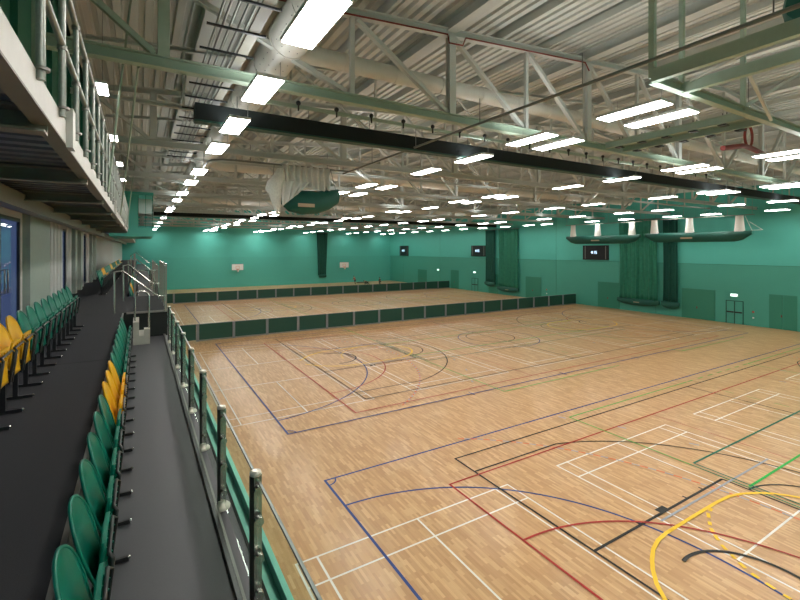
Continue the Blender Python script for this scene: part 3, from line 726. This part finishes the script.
hand([(-.50, 16.9, 6.10), (-.3, 16.9, 6.15), (.35, 16.9, 5.52), (.58, 16.9, 5.50)], 'steel handrail sloping down behind the landing, second from the camera', [((-.45, 16.9, 6.1), Z1), ((.55, 16.9, 5.5), Z1)])
hand([(-.5, 24, 6.1), (-.2, 24, 6.25), (.5, 24, 5.6), (.62, 24, 5.6)], 'steel handrail sloping down in the distance, third from the camera', [((-.45, 24, 6.1), Z1), ((.6, 24, 5.6), Z2)])
hand([(-.5, 32, 6.2), (-.2, 32, 6.45), (.5, 32, 5.8), (.62, 32, 5.8)], 'steel handrail sloping down farthest from the camera', [((-.45, 32, 6.2), Z1), ((.6, 32, 5.8), Z2)])
hoop = [(-.19, 12.95, Z2+.57), (-.19, 12.95, 5.45)]+[(.0-.19*math.cos(a), 12.95, 5.45+.14*math.sin(a)) for a in [math.pi*k/8 for k in range(1, 8)]]+[(.19, 12.95, 5.45), (.19, 12.95, Z2+.2)]
hand([(p[0]+.02 if p[0] > -.13 else -.1, p[1], p[2]) for p in hoop], 'steel hoop handrail standing on the concrete step block', [])
g = empty('landing_guard', (.64, 13.85, Z1), 'tall steel guard with infill panels along the court side of the landing', 'railing')
for k in range(5): MB().bar((0, k*1.1, 0), (0, k*1.1, 1.26), .04, .05, 'dullmetal', up=(0, 1, 0)).build('post', g)
MB().bar((0, 0, 1.27), (0, 4.4, 1.27), .05, .05, 'chrome').build('top_rail', g); MB().box((-.006, .05, .1), (.006, 4.35, 1.15), 'glass').build('glass_panel', g)
g = empty('landing_guard', (.64, 20.0, Z2), 'long steel guard on the court side of the far seating', 'railing')
for k in range(9): MB().bar((0, k*1.2, 0), (0, k*1.2, 1.75+.05*(k % 2)), .04, .05, 'dullmetal', up=(0, 1, 0)).build('post', g)
MB().bar((0, 0, 1.7), (0, 9.6, 1.7), .04, .04, 'chrome').build('top_rail', g)
g = empty('stair_post', (-.15, 18.2, Z1), 'tall grey steel post standing at the rear corner of the landing', 'post')
MB().bar((0, 0, 0), (0, 0, 1.55), .06, .06, 'dullmetal', up=(0, 1, 0)).build('upright', g); MB().bar((0, 0, .95), (.7, 0, .95), .04, .04, 'chrome').build('arm', g)
pp2 = PY_[-1]
for i in range(14):
    y = 19+1.385*i; dup(pp, (.655, y, Z2), 'steel balustrade post in the far balustrade beyond the landing, %s from the landing' % nth(i+1))

# ------------------------------------------------------------------ dasher boards
def make_board(wd=2.48):
    t = empty('barrier_panel', (0, 0, 0), 'x', 'barrier', 'green barrier panels across the hall')
    MB().box((.09, -.02, .10), (wd-.11, .02, 1.22), 'gdark').build('board', t); MB().box((.09, -.03, 1.22), (wd-.11, .03, 1.25), 'boardpost').build('top_rail', t)
    MB().box((.09, -.025, .0), (wd-.11, .025, .10), 'dullmetal').build('kick_rail', t)
    MB().box((-.09, -.07, 0), (.09, .07, 1.24), 'boardpost').build('post', t); return t
bp = None
for Y, wd in ((34.45, 'nearer'), (59.6, 'farther')):
    for k in range(17):
        lab = 'dark green barrier panel in the %s barrier across the hall, %s from the seating' % (wd, nth(k+1))
        if bp is None: bp = make_board(); bp.location = (3.6, Y, 0); bp['label'] = lab
        else: dup(bp, (3.6+2.465*k, Y, 0), lab)
    t = empty('barrier_panel', (1.2, Y, 0), 'dark green barrier panel in the %s barrier, tucked in against the seating wall' % wd, 'barrier', 'green barrier panels across the hall')
    MB().box((0, -.02, .10), (2.29, .02, 1.22), 'gdark').build('board', t); MB().box((0, -.03, 1.22), (2.29, .03, 1.25), 'boardpost').build('top_rail', t)

# ------------------------------------------------------------------ right wall: doors, scoreboards, nets
def door(n, y0, y1, z1, leaves, framed=False):
    root = bpy.data.objects.new('door_%d' % n, None); COL.objects.link(root); root.location = (XW, y0, 0); struct(root); Ld = y1-y0
    for k in range(leaves):
        a = Ld*k/leaves; c = Ld*(k+1)/leaves
        MB().box((-.035, a+.015, .01), (-.002, c-.015, z1), 'gwall_lo' if framed else 'gdoor').build('door_leaf', root)
    if framed:
        f = MB()
        for yy in (0, Ld/2-.03, Ld-.06): f.box((-.06, yy, 0), (-.036, yy+.06, z1+.06), 'gdark')
        f.box((-.06, 0, z1), (-.036, Ld, z1+.06), 'gdark'); f.build('door_frame', root)
        h = MB(); h.box((-.11, .1, .98), (-.062, Ld/2-.05, 1.10), 'black'); h.box((-.11, Ld/2+.05, .98), (-.062, Ld-.1, 1.10), 'black'); h.build('push_bar', root)
    else:
        h = MB(); h.box((-.06, Ld/2+.05, 1.0), (-.036, Ld/2+.12, 1.2), 'red'); h.build('door_handle', root)
door(1, 13.75, 15.6, 2.85, 2); door(2, 17.4, 18.75, 2.0, 2, True); door(3, 19.6, 22.5, 2.85, 1); door(4, 28.9, 31.6, 2.9, 1)
door(5, 39.9, 42.6, 2.9, 1); door(6, 47.9, 49.9, 2.9, 1); door(7, 52.4, 53.9, 2.0, 2, True); door(8, 57.2, 59.4, 3.1, 1); door(9, 66.6, 69.6, 2.8, 1)
for i, (y, z) in enumerate(((18.1, 2.42), (53.2, 2.85), (63.0, 2.85))):
    g = empty('exit_sign', (XW, y, z), 'small lit exit sign on the right wall, %s from the camera' % nth(i+1), 'sign', 'lit exit signs')
    MB().box((-.10, -.28, 0), (0, .28, .26), 'white').build('sign_body', g); MB().box((-.112, -.25, .03), (-.101, .25, .23), 'exit').build('lit_face', g)
for i, (y, z) in enumerate(((16.7, 1.15), (26.7, 1.3), (39.0, 1.3))):
    g = empty('alarm_box', (XW, y, z), 'small red call point above a white socket on the right wall, %s from the camera' % nth(i+1), 'alarm', 'red call points')
    MB().box((-.05, -.07, 0), (0, .07, .14), 'redlamp').build('call_point', g); MB().box((-.04, -.06, -.5), (0, .06, -.38), 'white').build('socket', g)
for i, (y0, y1, z0, z1) in enumerate(((30.2, 33.5, 5.40, 7.08), (50.6, 53.9, 5.5, 7.2), (73.0, 76.2, 5.3, 7.3))):
    g = empty('scoreboard', (XW-.015, (y0+y1)/2, z0), 'black scoreboard screen high on the right wall, %s from the camera' % nth(i+1), 'scoreboard', 'wall scoreboards')
    h = (y1-y0)/2; H = z1-z0
    MB().box((-.14, -h, 0), (0, h, H), 'screen').build('casing', g)
    e = MB()
    for s in (-1, 1): e.box((-.15, s*h*.80-.04, .1), (-.141, s*h*.80+.04, H-.1), 'greysteel')
    e.build('side_strip', g)
    d = MB()     # lit characters: a chevron, 1 and 5
    zc2 = H*.52; u = .16 if i == 0 else .2
    def db(a, b_, c, e_): d.box((-.152, -(a), zc2+b_), (-.141, -(c), zc2+e_), 'screenlit')
    db(-3.0*u, -.9*u, -1.9*u, .9*u); db(-3.4*u, -.45*u, -3.0*u, .45*u)
    db(-.9*u, -u, -.4*u, u)
    db(.1*u, .65*u, 1.3*u, u); db(.1*u, 0, .5*u, .7*u); db(.1*u, -.15*u, 1.3*u, .2*u); db(.9*u, -u, 1.3*u, 0); db(.1*u, -u, 1.3*u, -.65*u)
    d.build('lit_digits', g)
def curtain(name, x, y0, y1, z0, z1, mat, label, alongx=False, folds=9, bag=True):
    g = empty(name, (x, y0, z0), label, 'net', 'net curtains stored on the walls'); L_ = y1-y0; H = z1-z0
    T = (lambda p: (p[1], -p[0]*-1*-1, p[2])) if alongx else (lambda p: p)
    def fn(u, v):
        A = .11+.05*math.sin(u*17)
        y = L_*(u*(1-.06*v*0)+.03*math.sin(v*3))
        y = L_/2+(u-.5)*L_*(1-.18*(1-abs(2*v-1))*.3)
        return T((-.22+A*math.sin(u*6.2832*folds+math.sin(v*4)*.4), y, .35+(H-.35)*v))
    MB().grid(fn, folds*8, 12, mat, th=(-.01, 0, 0) if not alongx else (0, -.01, 0)).build('netting', g)
    if bag:
        rg = []
        for i in range(9):
            t = i/8; yy = -.15+(L_+.3)*t; s = .55+.45*math.sin(math.pi*min(1, max(0, t*1.0)))**.4
            rg.append([T((-.24+.2*s*math.cos(6.2832*k/12), yy, .22+.36*s*math.sin(6.2832*k/12)*(1 if True else 1)-.12*math.sin(math.pi*t))) for k in range(12)])
        MB().loft(rg, 'bag').build('storage_bag', g)
        q = T((-.47, L_*.5, .1)); 
        if mat == 'net': MB().box((q[0]-.01, q[1]-.3, q[2]-.04), (q[0]+.01, q[1]+.3, q[2]+.04), 'tag').build('name_tag', g)
    r = MB(); a, c = T((-.22, -.1, H+.02)), T((-.22, L_+.1, H+.02)); r.bar(a, c, .08, .06, 'greysteel'); [r.bar(T((-.22, y_, H+.02)), T((.15, y_, H+.02)), .05, .05, 'greysteel') for y_ in (0, L_/2, L_)]; r.build('track', g)
    return g
curtain('net_curtain', XW-.15, 24.6, 28.8, .95, 9.75, 'net', 'broad green net curtain hanging on the right wall behind the long bags')
curtain('net_curtain', XW-.15, 22.7, 24.1, 1.0, 9.6, 'netdark', 'narrow dark green curtain beside the broad net on the right wall', folds=5)
curtain('net_curtain', XW-.15, 43.7, 47.5, .75, 9.5, 'net', 'broad green net curtain on the far part of the right wall')
curtain('net_curtain', XW-.15, 48.3, 50.3, 1.3, 9.5, 'netdark', 'narrow dark green curtain on the far part of the right wall', folds=5)
g = empty('net_curtain', (29.2, YW, 1.3), 'dark green curtain hanging on the far wall between two hoops', 'net', 'net curtains stored on the walls')
MB().grid(lambda u, v: (.2*(1-v)*0+2.2*u*(.72+.28*v)+.6*(1-v)*.5, -.25+.1*math.sin(u*31), .3+8.2*v), 48, 10, 'netdark', th=(0, .01, 0)).build('netting', g)
MB().loft([[(.5+i*.28, -.28+.2*math.cos(6.28*k/10), .15+.3*math.sin(6.28*k/10)) for k in range(10)] for i in range(6)], 'bag').build('storage_bag', g)
MB().box((.0, -.36, 8.45), (2.4, -.0, 8.52), 'greysteel').build('track', g)
# long horizontal net bags in front of the right wall
for i, (y0, y1, z0) in enumerate(((25.2, 34.0, 7.35), (15.9, 24.7, 7.42))):
    g = empty('net_bag', (43.2, y0, z0), 'long dark green net bag hung level before the right wall, %s' % ('left of the two' if i == 0 else 'right of the two'), 'bag', 'long net bags')
    L_ = y1-y0; rg = []
    for k in range(15):
        t = k/14; s = min(1, .35+1.6*math.sin(math.pi*t)**.8); top = .80
        rg.append([(-.0+.26*math.cos(a)*min(1, s+.2), L_*t, top*.98-(.92*s)*(.5-.5*math.sin(a)) ) for a in [6.2832*j/14 for j in range(14)]])
    MB().loft(rg, 'bag').build('bag', g)
    for t in (.10, .54, .90):
        w_ = MB(); w_.loft([[(.17*s*math.cos(6.28*j/10), L_*t+.36*s*math.sin(6.28*j/10), zz) for j in range(10)] for s, zz in ((1.15, .72), (1.0, 1.1), (.85, 1.6), (.8, 2.05))], 'whitecloth'); w_.build('net_bundle', g)
    MB().box((-.29, L_*.5, .18), (-.265, L_*.5+1.0, .32), 'tag').build('name_tag', g)
    MB().bar((0, -.15, 2.08), (0, L_+.15, 2.08), .07, .06, 'greysteel').build('track', g)
    s_ = MB(); s_.tube((0, 0, .75), (0, .5, 2.0), .015, 'white', 5); s_.tube((0, -.7, .8), (0, .2, 1.5), .015, 'white', 5); s_.tube((0, 0.1, .78), (0, -.7, .8), .015, 'white', 5)
    if i == 1: s_.build('strap', g)
    for k in range(6): MB().tube((0, L_*k/5, 2.1), (0, L_*k/5, 4.85), .012, 'greysteel', 5).build('hanger', g)

# ------------------------------------------------------------------ far wall: basketball hoops
for i, x in enumerate((14.6, 34.6)):
    g = empty('basketball_hoop', (x, YW-.05, 2.85), 'white basketball backboard with orange rim on the far wall, %s' % ('left' if i == 0 else 'right'), 'basketball hoop', 'basketball hoops on the far wall')
    MB().box((-.95, -.95, 0.15), (.95, -.90, 1.2), 'white').build('backboard', g)
    f = MB()
    for a, c in (((-.97, .13), (.97, .17)), ((-.97, 1.18), (.97, 1.22)), ((-.97, .13), (-.93, 1.22)), ((.93, .13), (.97, 1.22)), ((-.3, .35), (.3, .39)), ((-.3, .8), (.3, .84)), ((-.3, .35), (-.26, .84)), ((.26, .35), (.3, .84))):
        f.box((a[0], -.962, a[1]), (c[0], -.951, c[1]), 'orange' if abs(a[0]) < .9 else 'kitgrey')
    f.build('board_marking', g)
    MB().path([(.23*math.cos(t), -1.22+.23*math.sin(t), .28) for t in [6.283*k/16 for k in range(16)]], .03, 'orange', 6, closed=True).build('rim', g)
    MB().loft([[(r*math.cos(t), -1.22+r*math.sin(t), zz) for t in [6.283*k/10 for k in range(10)]] for r, zz in ((.23, .27), (.17, .05), (.13, -.15))], 'whitenet', caps=False).build('net', g)
    s_ = MB()
    for xx in (-.5, .5): s_.bar((xx, -.90, .9), (xx, 0, .6), .05, .05, 'dullmetal'); s_.bar((xx, -.90, .4), (xx, 0, .6), .05, .05, 'dullmetal')
    s_.build('wall_bracket', g)
# ------------------------------------------------------------------ people by the far wall (skinned figures)
def figure(name, loc, rz, verts, edges, rad, mat, parent=None):
    me = bpy.data.meshes.new(name); me.from_pydata(verts, edges, []); o = bpy.data.objects.new(name, me); COL.objects.link(o)
    o.location = loc; o.rotation_euler.z = rz; o.parent = parent; me.materials.append(M[mat])
    o.modifiers.new('skin', 'SKIN')
    if not me.skin_vertices: me.attributes.new
    sv = me.skin_vertices[0].data if me.skin_vertices else None
    if sv is None:
        bpy.context.view_layer.objects.active = o; bpy.ops.mesh.customdata_skin_add(); sv = me.skin_vertices[0].data
    for i, r in enumerate(rad): sv[i].radius = (r, r); sv[i].use_root = (i == 0)
    ms = o.modifiers.new('sub', 'SUBSURF'); ms.levels = ms.render_levels = 2
    return o
# joints: 0 pelvis 1 waist 2 chest 3 neck 4 head_low 5 head_top | L/R hip knee ankle toe | L/R shoulder elbow wrist hand
ED = [(0,1),(1,2),(2,3),(3,4),(4,5),(0,6),(6,7),(7,8),(8,9),(0,10),(10,11),(11,12),(12,13),(2,14),(14,15),(15,16),(16,17),(2,18),(18,19),(19,20),(20,21)]
RA = [.13,.12,.14,.055,.085,.075, .085,.06,.042,.035,.085,.06,.042,.035, .06,.042,.03,.032,.06,.042,.03,.032]
def body(pose, loc, rz, label, top, bottom):
    P = [tuple(p) for p in pose]
    o = figure('person', loc, rz, P, ED, RA, 'skin'); tag(o, label, 'person')
    ti = [1, 2, 14, 15, 18, 19, 16, 20]; te = [(0,1),(1,2),(2,3),(1,4),(4,5),(3,6),(5,7)]
    figure('shirt', (0,0,0), 0, [P[i] for i in ti], te, [.145,.165,.08,.06,.08,.06,.045,.045], top, o)
    bi = [0, 6, 7, 8, 10, 11, 12]; figure('trousers', (0,0,0), 0, [P[i] for i in bi], [(0,1),(1,2),(2,3),(0,4),(4,5),(5,6)], [.145,.1,.075,.055,.1,.075,.055], bottom, o)
    a, c = Vector(P[4]), Vector(P[5]); d = (c-a).normalized()
    h = MB(); h.ball(tuple(c+d*.015), .10, 'hair', 12); hh = h.build('hair', o); return o
stand = [(0,0,.90),(0.05,0,1.03),(.16,0,1.22),(.24,0,1.38),(.27,0,1.46),(.30,0,1.58), (0,.10,.86),(.14,.13,.50),(.02,.15,.09),(.16,.16,.05),(0,-.10,.86),(-.08,-.12,.48),(-.28,-.13,.10),(-.14,-.14,.05),
         (.14,.19,1.27),(.26,.24,1.05),(.40,.18,.92),(.47,.16,.88),(.14,-.19,1.27),(.24,-.26,1.05),(.40,-.20,.95),(.46,-.18,.92)]
crouch = [(0,0,.55),(.12,0,.62),(.34,0,.70),(.50,0,.74),(.57,0,.76),(.69,0,.79), (0,.10,.52),(.28,.14,.42),(.05,.15,.09),(.18,.16,.05),(0,-.10,.52),(-.12,-.13,.28),(-.42,-.14,.12),(-.5,-.14,.05),
          (.36,.19,.68),(.42,.22,.40),(.50,.20,.12),(.56,.20,.05),(.36,-.19,.68),(.42,-.22,.40),(.50,-.20,.12),(.56,-.20,.05)]
kneel = [(0,0,.52),(0,0,.66),(.03,0,.86),(.05,0,1.01),(.07,0,1.09),(.09,0,1.21), (0,.10,.48),(.30,.13,.46),(.28,.14,.09),(.42,.14,.05),(0,-.10,.48),(.12,-.12,.09),(-.28,-.13,.10),(-.40,-.13,.05),
         (.03,.19,.92),(.12,.24,.70),(.30,.18,.62),(.37,.16,.60),(.03,-.19,.92),(.10,-.24,.70),(.22,-.16,.56),(.28,-.14,.54)]
body(stand, (34.61, 74.34, 0), R(200), 'person in black leaning forward with legs apart by the far wall, left of three', 'kitred', 'kitblack')
body(crouch, (36.21, 72.33, 0), R(170), 'person in dark clothes crouching on hands and feet by the far wall, middle of three', 'kitblack', 'kitblack')
body(kneel, (39.07, 72.76, 0), R(185), 'person in black kneeling upright by the far wall, right of three', 'kitblack', 'kitblack')
g = empty('exercise_mat', (37.78, 78.10, 0), 'dark green exercise mat standing folded between two people', 'mat')
MB().box((-1.0, -.3, 0), (1.0, .3, .14), 'gdark').build('mat', g)
